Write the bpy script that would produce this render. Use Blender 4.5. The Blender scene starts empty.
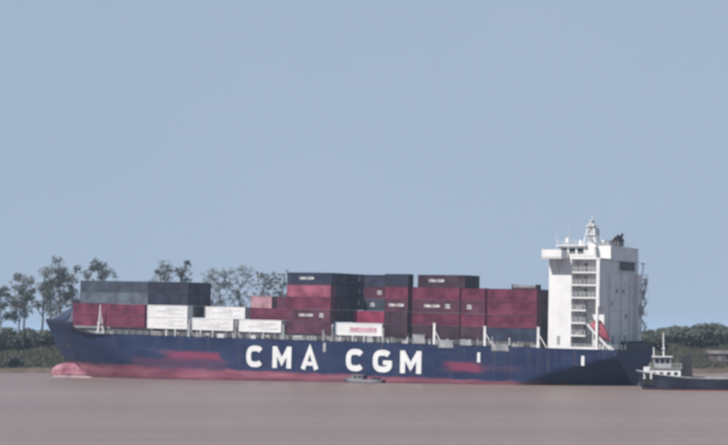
import bpy, math, random
from mathutils import Vector, Matrix, noise
R = math.radians
scene = bpy.context.scene
C = scene.collection

# ------------------------------------------------------------------ camera
cam_d = bpy.data.cameras.new('camera'); cam = bpy.data.objects.new('camera', cam_d); C.objects.link(cam)
cam_d.sensor_width = 36.0; cam_d.lens = 36.0 * 1794 / 728
cam_d.clip_start = 0.5; cam_d.clip_end = 30000
cam.location = (0, 0, 11.7)
cam.rotation_euler = (R(90) + math.atan((332 - 222.5) / 1794), 0, 0)
cam_d.dof.use_dof = True
cam_d.dof.focus_distance = 60.0
cam_d.dof.aperture_fstop = 0.9
scene.camera = cam

# ------------------------------------------------------------------ sky and sun
SUN_EL = 47.0
sun_h = Vector((-0.76, -0.65, 0)).normalized()
sun_dir = (sun_h * math.cos(R(SUN_EL)) + Vector((0, 0, math.sin(R(SUN_EL))))).normalized()
w = bpy.data.worlds.new('World'); scene.world = w; w.use_nodes = True
nt = w.node_tree; nt.nodes.clear()
sky = nt.nodes.new('ShaderNodeTexSky'); sky.sky_type = 'NISHITA'; sky.sun_disc = False
sky.sun_elevation = R(SUN_EL); sky.sun_rotation = math.atan2(sun_h.x, sun_h.y)
sky.altitude = 0; sky.air_density = 1.0; sky.dust_density = 1.0; sky.ozone_density = 1.0
hz = nt.nodes.new('ShaderNodeMix'); hz.data_type = 'RGBA'; hz.inputs[0].default_value = 0.93
# thin, faintly uneven veil over a blue-grey sky
wtc = nt.nodes.new('ShaderNodeTexCoord'); wn1 = nt.nodes.new('ShaderNodeTexNoise'); wn1.inputs['Scale'].default_value = 5.0; wn1.inputs['Detail'].default_value = 3
nt.links.new(wtc.outputs['Generated'], wn1.inputs['Vector'])
veil = nt.nodes.new('ShaderNodeMix'); veil.data_type = 'RGBA'
veil.inputs[6].default_value = (3.42, 4.44, 5.78, 1); veil.inputs[7].default_value = (4.02, 4.92, 6.36, 1)
nt.links.new(wn1.outputs['Fac'], veil.inputs[0]); nt.links.new(veil.outputs[2], hz.inputs[7])
nt.links.new(sky.outputs[0], hz.inputs[6])
bg = nt.nodes.new('ShaderNodeBackground'); bg.inputs[1].default_value = 0.075
wo = nt.nodes.new('ShaderNodeOutputWorld')
nt.links.new(hz.outputs[2], bg.inputs[0]); nt.links.new(bg.outputs[0], wo.inputs[0])
sl = bpy.data.lights.new('sun', 'SUN'); sl.energy = 5.0; sl.angle = R(0.55); sl.color = (1.0, 0.94, 0.86)
so = bpy.data.objects.new('sun', sl); C.objects.link(so); so.rotation_euler = sun_dir.to_track_quat('Z', 'Y').to_euler()
scene.view_settings.view_transform = 'Standard'; scene.view_settings.look = 'None'
scene.view_settings.exposure = 0.4; scene.view_settings.gamma = 1.0
scene.view_settings.use_curve_mapping = False
scene.cycles.volume_bounces = 1
scene.cycles.max_bounces = 6

# ------------------------------------------------------------------ materials
MATS = {}
def nodes(name):
    m = bpy.data.materials.new(name); m.use_nodes = True
    t = m.node_tree; b = t.nodes['Principled BSDF']; MATS[name] = m
    return m, t, b
def N(t, kind, **kw):
    n = t.nodes.new(kind)
    for k, v in kw.items(): setattr(n, k, v)
    return n
def mixc(t, fac, a, b, blend='MIX'):
    n = t.nodes.new('ShaderNodeMix'); n.data_type = 'RGBA'; n.blend_type = blend
    for sock, v in ((n.inputs[0], fac), (n.inputs[6], a), (n.inputs[7], b)):
        if hasattr(v, 'is_linked'): t.links.new(v, sock)
        elif isinstance(v, (int, float)): sock.default_value = v
        else: sock.default_value = (*v, 1)
    return n.outputs[2]
def noise_f(t, vec, scale, detail=4, lo=0.35, hi=0.65):
    n = N(t, 'ShaderNodeTexNoise'); n.inputs['Scale'].default_value = scale; n.inputs['Detail'].default_value = detail
    if vec is not None: t.links.new(vec, n.inputs['Vector'])
    r = N(t, 'ShaderNodeMapRange'); r.inputs[1].default_value = lo; r.inputs[2].default_value = hi
    t.links.new(n.outputs['Fac'], r.inputs[0]); return r.outputs[0]
def scaled(t, vec, s):
    n = N(t, 'ShaderNodeMapping'); n.inputs['Scale'].default_value = s
    t.links.new(vec, n.inputs['Vector']); return n.outputs[0]
def paint(name, col, rough=0.55, wear=0.5, rust=(0.10, 0.055, 0.045), rustamt=0.38, vary=0.26, spec=0.3):
    m, t, b = nodes(name)
    tc = N(t, 'ShaderNodeTexCoord'); oi = N(t, 'ShaderNodeObjectInfo')
    off = N(t, 'ShaderNodeVectorMath', operation='ADD'); t.links.new(tc.outputs['Object'], off.inputs[0])
    sc = N(t, 'ShaderNodeVectorMath', operation='SCALE'); sc.inputs[3].default_value = 1.0
    cv = N(t, 'ShaderNodeCombineXYZ')
    mul = N(t, 'ShaderNodeMath', operation='MULTIPLY'); mul.inputs[1].default_value = 57.0
    t.links.new(oi.outputs['Random'], mul.inputs[0])
    for i in range(3): t.links.new(mul.outputs[0], cv.inputs[i])
    t.links.new(cv.outputs[0], off.inputs[1]); v = off.outputs[0]
    dark = tuple(c * (1 - wear) for c in col); lite = tuple(min(1, c * (1 + wear * .5) + .015) for c in col)
    c1 = mixc(t, noise_f(t, v, 0.35, 5), dark, lite)
    c1 = mixc(t, 0.75, col, c1)
    streak = noise_f(t, scaled(t, v, (1.6, 1.6, 0.12)), 1.0, 5, .56, .75)
    sm = N(t, 'ShaderNodeMath', operation='MULTIPLY'); sm.inputs[1].default_value = rustamt
    t.links.new(streak, sm.inputs[0])
    c2 = mixc(t, sm.outputs[0], c1, rust)
    vr = N(t, 'ShaderNodeMapRange'); vr.inputs[3].default_value = 1 - vary; vr.inputs[4].default_value = 1 + vary
    t.links.new(oi.outputs['Random'], vr.inputs[0])
    hs = N(t, 'ShaderNodeHueSaturation'); t.links.new(c2, hs.inputs['Color']); t.links.new(vr.outputs[0], hs.inputs['Value'])
    t.links.new(hs.outputs[0], b.inputs['Base Color'])
    b.inputs['Roughness'].default_value = rough; b.inputs['Specular IOR Level'].default_value = spec
    return m
paint('red_box', (0.110, 0.014, 0.042))
paint('pinkred_box', (0.20, 0.050, 0.088))
paint('brightred_box', (0.20, 0.022, 0.062))
paint('maroon_box', (0.072, 0.019, 0.040))
paint('darkmaroon_box', (0.034, 0.014, 0.028))
paint('navy_box', (0.015, 0.019, 0.042), vary=.3)
paint('blue_box', (0.024, 0.034, 0.074))
paint('slate_box', (0.040, 0.052, 0.078))
paint('pale_box', (0.095, 0.12, 0.155))
paint('brown_box', (0.08, 0.062, 0.056))
paint('white_box', (0.58, 0.58, 0.59), rustamt=.12, wear=.12, vary=.04)
paint('pink_box', (0.33, 0.19, 0.22), vary=.05)
paint('white_paint', (0.56, 0.565, 0.575), rustamt=.10, wear=.08, vary=.02)
paint('grey_paint', (0.27, 0.28, 0.30), rustamt=.3)
paint('deck_paint', (0.05, 0.042, 0.046), rustamt=.4)
paint('navy_paint', (0.010, 0.015, 0.040), rustamt=.2)
paint('black_paint', (0.012, 0.012, 0.016))
paint('orange_paint', (0.26, 0.065, 0.095), rustamt=.05)
paint('tug_paint', (0.006, 0.009, 0.022), rustamt=.2)
paint('tug_red', (0.16, 0.02, 0.03))
paint('print_grey', (0.60, 0.60, 0.62), vary=0)
paint('print_red', (0.42, 0.25, 0.30), vary=0)
paint('foam', (0.42, 0.34, 0.35), vary=0, rustamt=0)
paint('launch_paint', (0.09, 0.09, 0.11))
paint('steel', (0.22, 0.22, 0.23), rustamt=.5)
m, t, b = nodes('glass'); b.inputs['Base Color'].default_value = (0.012, 0.016, 0.022, 1); b.inputs['Roughness'].default_value = 0.25; b.inputs['Specular IOR Level'].default_value = 0.2
# hull: navy topsides over red antifouling, worn repaint patches
m, t, b = nodes('hull_paint')
tc = N(t, 'ShaderNodeTexCoord'); v = tc.outputs['Object']
sx = N(t, 'ShaderNodeSeparateXYZ'); t.links.new(v, sx.inputs[0])
nz = noise_f(t, scaled(t, v, (.25, .25, .6)), 1.0, 5, 0, 1)
navy = mixc(t, noise_f(t, scaled(t, v, (.12, .12, .35)), 1.0, 6), (0.007, 0.014, 0.050), (0.016, 0.027, 0.072))
navy = mixc(t, noise_f(t, scaled(t, v, (.9, .9, .07)), 1.0, 5, .55, .8), navy, (0.036, 0.040, 0.064))
red = mixc(t, noise_f(t, scaled(t, v, (.10, .10, .8)), 1.0, 6), (0.135, 0.034, 0.060), (0.23, 0.085, 0.118))
def ramp(val, a, c):
    r = N(t, 'ShaderNodeMapRange'); r.inputs[1].default_value = a; r.inputs[2].default_value = c
    t.links.new(val, r.inputs[0]); return r.outputs[0]
def mth(op, a, c):
    n = N(t, 'ShaderNodeMath', operation=op)
    for i, q in enumerate((a, c)):
        if hasattr(q, 'is_linked'): t.links.new(q, n.inputs[i])
        else: n.inputs[i].default_value = q
    return n.outputs[0]
U, W_ = sx.outputs[0], sx.outputs[2]
Wn = mth('ADD', W_, mth('MULTIPLY', mth('SUBTRACT', nz, .5), 1.4))
Un = mth('ADD', U, mth('MULTIPLY', mth('SUBTRACT', nz, .5), 9.0))
below = ramp(Wn, 0.45, -0.15)
col = mixc(t, below, navy, red)
def patch(u0, u1, w0, w1, soft, strength):
    a = mth('MULTIPLY', ramp(Un, u0 - soft, u0 + soft), ramp(Un, u1 + 2.0, u1 - 2.0))
    c = mth('MULTIPLY', ramp(Wn, w0 - .5, w0 + .5), ramp(Wn, w1 + .45, w1 - .45))
    return mth('MULTIPLY', mth('MULTIPLY', a, c), strength)
col = mixc(t, patch(98, 126, -.5, 2.4, 3.5, .6), col, (0.085, 0.033, 0.065))
col = mixc(t, patch(100, 116, 2.4, 4.2, 1.2, .72), col, (0.21, 0.034, 0.075))
col = mixc(t, patch(29, 37.5, 2.1, 3.9, 1.5, .75), col, (0.20, 0.032, 0.07))
col = mixc(t, patch(19, 29, 2.3, 3.6, 2.0, .4), col, (0.07, 0.035, 0.062))
fade = mth('MULTIPLY', mth('MULTIPLY', ramp(U, 143, 150), below), noise_f(t, scaled(t, v, (.35, .35, .5)), 1.0, 4, .40, .60))
col = mixc(t, mth('MULTIPLY', fade, .7), col, (0.40, 0.22, 0.25))                           # chalky, sun-bleached antifouling on the bulb
rs = noise_f(t, scaled(t, v, (1.3, .3, .05)), 1.0, 6, .60, .78)
col = mixc(t, mth('MULTIPLY', rs, .45), col, (0.085, 0.045, 0.045))                         # rust weeping down from the deck edge
sc_ = noise_f(t, scaled(t, v, (.09, .09, .55)), 1.0, 8, .56, .72)
col = mixc(t, mth('MULTIPLY', sc_, .30), col, (0.065, 0.072, 0.105))                        # scuffed, chalky paint
seam = mth('LESS_THAN', mth('FRACT', mth('MULTIPLY', U, 1/9.6), 0), .012)
seam2 = mth('LESS_THAN', mth('FRACT', mth('MULTIPLY', W_, 1/2.6), 0), .03)
col = mixc(t, mth('MULTIPLY', mth('MAXIMUM', seam, seam2), .22), col, (0.010, 0.012, 0.026))
wet = ramp(mth('ADD', Wn, mth('MULTIPLY', U, .02443)), .75, .25)
col = mixc(t, mth('MULTIPLY', wet, .55), col, (0.045, 0.026, 0.030))                        # wet, fouled strip at the water
t.links.new(col, b.inputs['Base Color']); b.inputs['Roughness'].default_value = .55; b.inputs['Specular IOR Level'].default_value = .18
bp = N(t, 'ShaderNodeBump'); bp.inputs['Strength'].default_value = .25; bp.inputs['Distance'].default_value = .05
t.links.new(noise_f(t, scaled(t, v, (.4, .4, .4)), 1, 2, 0, 1), bp.inputs['Height']); t.links.new(bp.outputs[0], b.inputs['Normal'])
# silty river water
m, t, b = nodes('river_water')
tc = N(t, 'ShaderNodeTexCoord'); v = tc.outputs['Object']
c = mixc(t, noise_f(t, scaled(t, v, (.006, .02, 1)), 1.0, 5), (0.154, 0.117, 0.108), (0.178, 0.136, 0.126))
c = mixc(t, noise_f(t, scaled(t, v, (.03, .16, 1)), 1.0, 7, .48, .75), c, (0.142, 0.110, 0.103))
c = mixc(t, noise_f(t, scaled(t, v, (.012, .09, 1)), 1.0, 6, .62, .8), c, (0.182, 0.143, 0.134))
t.links.new(c, b.inputs['Base Color']); b.inputs['Roughness'].default_value = .42; b.inputs['Specular IOR Level'].default_value = .14
bp = N(t, 'ShaderNodeBump'); bp.inputs['Strength'].default_value = .9; bp.inputs['Distance'].default_value = .55
wv = N(t, 'ShaderNodeTexNoise'); wv.inputs['Scale'].default_value = 1.0; wv.inputs['Detail'].default_value = 6
wv.inputs['Roughness'].default_value = .62
t.links.new(scaled(t, v, (.22, .30, 1)), wv.inputs['Vector'])
t.links.new(wv.outputs['Fac'], bp.inputs['Height']); t.links.new(bp.outputs[0], b.inputs['Normal'])
# ground: mud by the water, scrubby grass above
m, t, b = nodes('bank_ground')
tc = N(t, 'ShaderNodeTexCoord'); v = tc.outputs['Object']; sx = N(t, 'ShaderNodeSeparateXYZ'); t.links.new(v, sx.inputs[0])
g = mixc(t, noise_f(t, v, .12, 6), (0.032, 0.037, 0.025), (0.062, 0.060, 0.042))
mud = mixc(t, noise_f(t, v, .3, 5), (0.070, 0.052, 0.042), (0.105, 0.080, 0.066))
zz = mth('ADD', sx.outputs[2], mth('MULTIPLY', noise_f(t, v, .2, 4, 0, 1), 1.5))
c = mixc(t, ramp(zz, 1.6, 3.0), mud, g)
t.links.new(c, b.inputs['Base Color']); b.inputs['Roughness'].default_value = .95; b.inputs['Specular IOR Level'].default_value = .1
def leafmat(name, a, c_):
    m, t, b = nodes(name)
    tc = N(t, 'ShaderNodeTexCoord'); v = tc.outputs['Object']
    t.links.new(mixc(t, noise_f(t, v, .5, 3), a, c_), b.inputs['Base Color'])
    b.inputs['Roughness'].default_value = .75; b.inputs['Specular IOR Level'].default_value = .2
leafmat('leaf_dark', (0.040, 0.048, 0.040), (0.072, 0.078, 0.062))
leafmat('leaf_mid', (0.050, 0.058, 0.046), (0.085, 0.090, 0.068))
leafmat('leaf_grey', (0.085, 0.088, 0.080), (0.12, 0.118, 0.104))
leafmat('grass_blade', (0.042, 0.046, 0.030), (0.072, 0.070, 0.048))
leafmat('bark', (0.055, 0.046, 0.040), (0.10, 0.085, 0.074))
paint('shed_wall', (0.13, 0.11, 0.11)); paint('shed_roof', (0.12, 0.095, 0.095))
M = MATS

# ------------------------------------------------------------------ mesh helpers
class MB:
    def __init__(s): s.v = []; s.f = []
    def quad(s, a, b, c, d):
        n = len(s.v); s.v += [tuple(a), tuple(b), tuple(c), tuple(d)]; s.f.append((n, n+1, n+2, n+3))
    def box(s, x0, x1, y0, y1, z0, z1):
        n = len(s.v)
        s.v += [(x0,y0,z0),(x1,y0,z0),(x1,y1,z0),(x0,y1,z0),(x0,y0,z1),(x1,y0,z1),(x1,y1,z1),(x0,y1,z1)]
        s.f += [(n,n+3,n+2,n+1),(n+4,n+5,n+6,n+7),(n,n+1,n+5,n+4),(n+1,n+2,n+6,n+5),(n+2,n+3,n+7,n+6),(n+3,n,n+4,n+7)]
        return s
    def bar(s, p, q, r0, r1=None, k=6):
        r1 = r0 if r1 is None else r1
        p = Vector(p); q = Vector(q); d = (q - p)
        if d.length < 1e-6: return s
        d.normalize(); a = d.orthogonal().normalized(); b = d.cross(a); n = len(s.v)
        for (c, r) in ((p, r0), (q, r1)):
            for i in range(k):
                t = 2*math.pi*i/k; s.v.append(tuple(c + a*math.cos(t)*r + b*math.sin(t)*r))
        for i in range(k): s.f.append((n+i, n+(i+1)%k, n+k+(i+1)%k, n+k+i))
        s.f.append(tuple(n+k-1-i for i in range(k))); s.f.append(tuple(n+k+i for i in range(k)))
        return s
    def prism(s, poly, axis, a, b):
        # poly: 2D outline in the two other axes (cyclic order), extruded from a to b along axis
        n = len(s.v); k = len(poly)
        def P(p, c):
            return {'x': (c, p[0], p[1]), 'y': (p[0], c, p[1]), 'z': (p[0], p[1], c)}[axis]
        for c in (a, b):
            for p in poly: s.v.append(P(p, c))
        for i in range(k): s.f.append((n+i, n+(i+1)%k, n+k+(i+1)%k, n+k+i))
        s.f.append(tuple(n+k-1-i for i in range(k))); s.f.append(tuple(n+k+i for i in range(k)))
        return s
    def grid(s, rows):
        n = len(s.v); k = len(rows[0])
        for r in rows: s.v += [tuple(p) for p in r]
        for i in range(len(rows)-1):
            for j in range(k-1):
                s.f.append((n+i*k+j, n+i*k+j+1, n+(i+1)*k+j+1, n+(i+1)*k+j))
        return s
    def mesh(s, name, mat, smooth=False):
        me = bpy.data.meshes.new(name); me.from_pydata(s.v, [], s.f); me.validate()
        import bmesh
        bm = bmesh.new(); bm.from_mesh(me); bmesh.ops.recalc_face_normals(bm, faces=bm.faces); bm.to_mesh(me); bm.free()
        me.materials.append(M[mat])
        if smooth:
            for p in me.polygons: p.use_smooth = True
        return me
    def build(s, name, mat, parent=None, smooth=False):
        return link(name, s.mesh(name, mat, smooth), parent)
def link(name, data, parent=None):
    o = bpy.data.objects.new(name, data); C.objects.link(o); o.parent = parent; return o
def tag(o, label, cat, group=None):
    o['label'] = label; o['category'] = cat
    if group: o['group'] = group
    return o
def box(name, mat, parent, *a): return MB().box(*a).build(name, mat, parent)

# ------------------------------------------------------------------ river and ground
def shore(x):
    return 514 + 3.0*math.sin(x*.05) + 1.5*math.sin(x*.17+1) + max(0, abs(x)-160)*.05
ys = [-600, -200, 0, 200, 400, 480, 500] + [506 + i*1.5 for i in range(30)] + [556, 570, 600, 660, 800, 1200, 2500, 6000, 14000]
xs = [-9000, -3000, -1200, -600, -350, -250] + [-220 + i*4 for i in range(111)] + [250, 350, 600, 1200, 3000, 9000]
def gz(x, y):
    d = y - shore(x)
    if d < -8: return -6.0
    if d < 0: return -6.0 * (-d/8)**1.0
    z = 1.3*min(1, d/2.0)
    tt = min(1, max(0, (d-2)/24)); z += 6.8*(tt*tt*(3-2*tt))
    return z + (.35*noise.noise(Vector((x*.11, y*.11, 0))) if d > 2 and d < 200 else 0)
g = MB().grid([[(x, y, gz(x, y)) for x in xs] for y in ys]).build('ground', 'bank_ground', smooth=True); g['kind'] = 'structure'
wt = MB().grid([[(x, y, 0) for x in (-9000, -1500, -300, 0, 300, 1500, 9000)] for y in (-600, 0, 150, 300, 450, 560)]).build('river', 'river_water'); wt['kind'] = 'structure'

# ------------------------------------------------------------------ the ship
SHIP = Matrix.Translation((57.1, 397.4, 0)) @ Matrix.Rotation(R(150), 4, 'Z') @ Matrix.Rotation(-R(1.4), 4, 'Y')
ship = bpy.data.objects.new('container_ship', None); C.objects.link(ship); ship.matrix_world = SHIP
tag(ship, 'long navy container ship with red waterline and white block accommodation at its stern', 'ship')
UST, B = -3.0, 11.5
def sm(a, b_, x):
    t_ = min(1, max(0, (x-a)/(b_-a))); return t_*t_*(3-2*t_)
def top_w(u): return 7.9 + 2.5*sm(140, 152, u) + .3*sm(150, 166, u)
def stem_u(wv): return 155.6 + .7*wv if wv <= 0 else 155.6 + 8.4*(wv/10.7)**.62
def half(u, wv, frac):
    b_ = B
    if u < 24:                                            # stern run tucked under the counter
        t_ = (24-u)/27; k = -4 + 10.4*t_**.62
        b_ = B - .7*t_**3
        if wv < k: b_ -= 1.25*(k-wv) + .05*(k-wv)**2
        return max(.25, b_)
    ut = 98 + 34*frac; us = stem_u(wv)
    if u > ut:
        t_ = min(1, (u-ut)/(us-ut)); b_ = B*(1 - t_**(1.75 + .9*frac))
    return max(0.0, b_)
levels = [-7, -5.5, -4, -3, -2, -1, -.3, .3, 1, 1.8, 2.6, 3.4, 4.2, 5, 5.8, 6.6, 7.3, 7.9]
rows_p = []
ntop = 3
for k in range(len(levels) + ntop):
    row = []
    lv = levels[k] if k < len(levels) else None
    fr = (min(k, len(levels)+ntop-1)) / (len(levels)+ntop-1)
    # nominal height at the stem for this row
    wn = lv if lv is not None else 7.9 + 3.5*(k-len(levels)+1)/ntop
    ut = 98 + 34*max(0, min(1, (wn+7)/18.4)); us = stem_u(wn)
    cols = [UST + 27*i/18 for i in range(19)] + [24 + (ut-24)*i/24 for i in range(1, 25)] + [ut + (us-ut)*(1-(1-i/26)**1.5) for i in range(1, 27)]
    for u in cols:
        if lv is not None: wv = lv
        else:
            tp = top_w(u); wv = 7.9 + (tp-7.9)*(k-len(levels)+1)/ntop
        ff = max(0, min(1, (wn+7)/18.4))
        row.append((u, half(u, wn if u > 24 else wv, ff), wv))
    rows_p.append(row)
hb = MB(); hb.grid(rows_p); hb.grid([[(p[0], -p[1], p[2]) for p in r] for r in rows_p])
hb.grid([[r[0], (r[0][0], -r[0][1], r[0][2])] for r in rows_p])                     # transom
hull = hb.build('hull', 'hull_paint', ship, smooth=True)
mod = hull.modifiers.new('edges', 'EDGE_SPLIT'); mod.split_angle = R(35)
tops = rows_p[-1]
MB().grid([[(p[0], p[1]*.995, p[2]-.04), (p[0], -p[1]*.995, p[2]-.04)] for p in tops]).build('deck', 'deck_paint', ship)
# bulbous bow
rb = []
for i in range(15):
    t_ = i/14; u = 145 + 17*t_
    r_ = 1.0 if t_ < .55 else math.sqrt(max(0, 1-((t_-.55)/.45)**2))
    rb.append([(u, 2.3*r_*math.sin(a), -3.6 + 3.2*r_*math.cos(a) + .5*t_) for a in [2*math.pi*j/20 for j in range(21)]])
bulb = MB(); bulb.grid(rb); bulb.build('bulbous_bow', 'hull_paint', hull, smooth=True)
MB().bar((151.6, 0, -6), (155.5, 0, -.2), .22).build('stem_bar', 'tug_red', hull)

# churned water where the bulb and stem cut the surface
fm = MB(); fr_ = random.Random(4)
for _ in range(260):
    t_ = fr_.random(); u = 143 + 16.5*t_; v_ = 2.9*(1-max(0, t_-.75)*3.4) + fr_.random()**2*2.2 + max(0, .4-t_)*9
    q = SHIP @ Vector((u, v_, -u*math.sin(R(1.4)))); c_ = Vector((q.x, q.y, 0)); rr = fr_.uniform(.12, .42); hh = fr_.uniform(.06, .38)
    n = len(fm.v); k = 6
    for i in range(k): a = 6.283*i/k; fm.v.append((c_.x+math.cos(a)*rr*fr_.uniform(.7, 1.3), c_.y+math.sin(a)*rr*fr_.uniform(.7, 1.3), -.05))
    fm.v.append((c_.x, c_.y, hh)); fm.f += [(n+i, n+(i+1) % k, n+k) for i in range(k)]
fo = fm.build('bow_foam', 'foam'); fo['kind'] = 'stuff'
# hull lettering, as raised flat plates
def stroke(mb, pts, wd, z, closed=False):
    L = len(pts); off = []
    for i, p in enumerate(pts):
        a = Vector(pts[i-1]) if i > 0 else None; c_ = Vector(pts[i+1]) if i < L-1 else None; p = Vector(p)
        d1 = (p-a).normalized() if a is not None else (c_-p).normalized()
        d2 = (c_-p).normalized() if c_ is not None else d1
        n1 = Vector((-d1.y, d1.x)); n2 = Vector((-d2.y, d2.x)); n_ = (n1+n2).normalized()
        kk = wd/2/max(.5, n_.dot(n1)); off.append((p+n_*kk, p-n_*kk))
    n = len(mb.v)
    for zz_ in (z, z-.06):
        for a, c_ in off: mb.v += [(a.x, a.y, zz_), (c_.x, c_.y, zz_)]
    m2 = 2*L
    for i in range(L-1):
        q = n+2*i
        mb.f += [(q, q+1, q+3, q+2), (q+m2, q+2+m2, q+3+m2, q+1+m2), (q, q+2, q+2+m2, q+m2), (q+1, q+1+m2, q+3+m2, q+3)]
    mb.f += [(n, n+m2, n+1+m2, n+1), (n+2*L-2, n+2*L-1, n+2*L-1+m2, n+2*L-2+m2)]
def arc(w_, h_, a0, a1, st, k=18):
    out = []
    for i in range(k+1):
        a = R(a0 + (a1-a0)*i/k); c_, s_ = math.cos(a), math.sin(a); e = .72
        out.append((w_/2 + (w_/2-st/2)*math.copysign(abs(c_)**e, c_), h_/2 + (h_/2-st/2)*math.copysign(abs(s_)**e, s_)))
    return out
def glyph(ch, w_, h_, st):
    mb = MB()
    if ch == 'C': stroke(mb, arc(w_, h_, 38, 322, st), st, 0)
    if ch == 'G':
        stroke(mb, arc(w_, h_, 42, 345, st), st, 0)
        stroke(mb, [(w_*.52, h_*.43), (w_*.97, h_*.43)], st*.8, .004)
    if ch == 'M':
        stroke(mb, [(st/2, 0), (st/2, h_)], st, 0); stroke(mb, [(w_-st/2, 0), (w_-st/2, h_)], st, .004)
        stroke(mb, [(st*.55, h_*.93), (w_/2, h_*.30), (w_-st*.55, h_*.93)], st*.85, .008)
    if ch == 'A':
        stroke(mb, [(st*.45, 0), (w_/2, h_*.93), (w_-st*.45, 0)], st*.95, 0)
        stroke(mb, [(w_*.22, h_*.26), (w_*.78, h_*.26)], st*.7, .004)
    return mb
for ch, u1, u0 in (('C', 92.1, 87.1), ('M', 84.6, 79.3), ('A', 76.6, 71.7), ('C', 64.2, 59.2), ('G', 57.0, 51.8), ('M', 49.8, 44.3)):
    gm = glyph(ch, u1-u0, 5.15, 1.3)
    gm.v = [(u1-x, B+.09+z, 1.1+y) for x, y, z in gm.v]
    gm.build('letter', 'white_paint', hull)
for u, w0, w1 in ((122.5, 5.6, 7.6), (70.2, 5.3, 7.4), (29.8, 4.2, 6.4), (4.8, 4.3, 6.4)):      # white tug push marks
    vv = half(u, w1, .5); box('tug_mark', 'grey_paint' if u > 60 else 'white_paint', hull, u-.36, u+.36, vv-.5, vv+.06, w0, w1)
for s_ in (1, -1):                                                                           # anchors in their hawse
    an = MB(); an.bar((150.5, s_*7.3, 6.6), (150.3, s_*6.9, 4.4), .22); an.bar((149.4, s_*7.1, 4.5), (151.4, s_*6.5, 4.5), .25)
    an.build('anchor', 'black_paint', hull)

# hatch covers, coaming, lashing bridges, rails
def basew(u): return 8.98 + .006*u
BAYS = [  # (forward end, length)
    (147.9, 12.19), (135.4, 12.19), (122.3, 12.19), (108.6, 12.19), (94.8, 12.19), (81.2, 12.19), (67.2, 12.19),
    (54.4, 6.06), (47.2, 12.19), (34.7, 6.06), (28.2, 12.19)]
for (uf, L) in BAYS:
    hv = 9.0 if uf < 136 else 8.0
    box('hatch_cover', 'grey_paint', ship, uf-L+.05, uf-.05, -hv-.6, hv+.6, basew(uf-L/2)-.55, basew(uf-L/2)-.02)
    box('hatch_coaming', 'grey_paint', ship, uf-L+.3, uf-.3, -hv, hv, 7.86, basew(uf-L/2)-.55)
def rail(name, pts, parent, h=1.05, step=1.9, mat='white_paint', r=.035, nr=3):
    mb = MB()
    for a, c_ in zip(pts[:-1], pts[1:]):
        a, c_ = Vector(a), Vector(c_); k = max(1, int((c_-a).length/step))
        for i in range(k+1): p = a.lerp(c_, i/k); mb.bar(p, p+Vector((0, 0, h)), r, k=4)
        for j in range(1, nr+1): mb.bar(a+Vector((0, 0, h*j/nr)), c_+Vector((0, 0, h*j/nr)), r*.8, k=4)
    return mb.build(name, mat, parent)
for s_ in (1, -1):
    for a in range(0, 7):
        u0 = 15 + a*17.2; rail('railing', [(u0, s_*11.35, 7.88), (u0+16.6, s_*11.35, 7.88)], ship)
def lashing(u, hgt, posts=5, mat='grey_paint'):
    mb = MB()
    for i in range(posts+1):
        v_ = -11.1 + 22.2*i/posts
        mb.box(u-.22, u+.22, v_-.14, v_+.14, 7.86, 7.86+hgt)
    for z in (2.6, hgt-.1): mb.box(u-.35, u+.35, -11.25, 11.25, 7.86+z-.12, 7.86+z+.06)
    for i in range(posts): 
        v_ = -11.1 + 22.2*i/posts; mb.bar((u, v_, 10.4), (u, v_+22.2/posts, 7.86+hgt-.2), .06, k=4)
    return mb.build('lashing_bridge', mat, ship)
for u, h_ in ((109.3, 4.2), (95.5, 4.2), (81.95, 3.6), (68.3, 4.0), (54.7, 3.4), (41.4, 0)):
    if h_: lashing(u, h_)
rnd = random.Random(7)
# near-side deck gear: tall white posts and angled ladders, vents, lockers
def post(u, v_, h_, name='cell_guide_post', wd=.27):
    mb = MB(); mb.box(u-wd, u+wd, v_-.2, v_+.2, 7.86, 7.86+h_)
    mb.bar((u-.2, v_, 7.86+h_*.62), (u-2.0, v_, 7.9), .12, k=5)
    mb.box(u-wd-.12, u+wd+.12, v_-.3, v_+.3, 7.86+h_, 7.86+h_+.16)
    mb.build(name, 'white_paint' if h_ > 4 else 'grey_paint', ship)
for u, h_ in ((41.2, 4.7), (28.45, 4.3), (15.4, 4.4), (68.2, 3.2), (70.6, 2.4), (109.4, 3.0), (95.6, 2.6)):
    post(u, 11.28, h_)
for i in range(26):
    u = 17 + i*4.15 + rnd.uniform(-1, 1); k = rnd.choice(('vent', 'locker', 'locker', 'drum'))
    if k == 'vent':
        MB().bar((u, 10.4, 7.86), (u, 10.4, 9.0), .18).bar((u, 10.4, 9.0), (u, 10.4, 9.4), .42, .3).build('vent', 'white_paint', ship)
    elif k == 'locker':
        L = rnd.uniform(.8, 2.2); box('deck_locker', rnd.choice(('grey_paint', 'white_paint', 'steel')), ship, u-L, u+L*.5, 10.0, 10.9, 7.86, 7.86+rnd.uniform(.6, 1.15))
    else:
        mb = MB(); mb.bar((u-.5, 10.4, 8.5), (u+.5, 10.4, 8.5), .38, k=10); mb.box(u-.6, u-.5, 9.9, 10.9, 7.86, 9.0); mb.box(u+.5, u+.6, 9.9, 10.9, 7.86, 9.0)
        mb.build('cable_drum', 'steel', ship)
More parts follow.
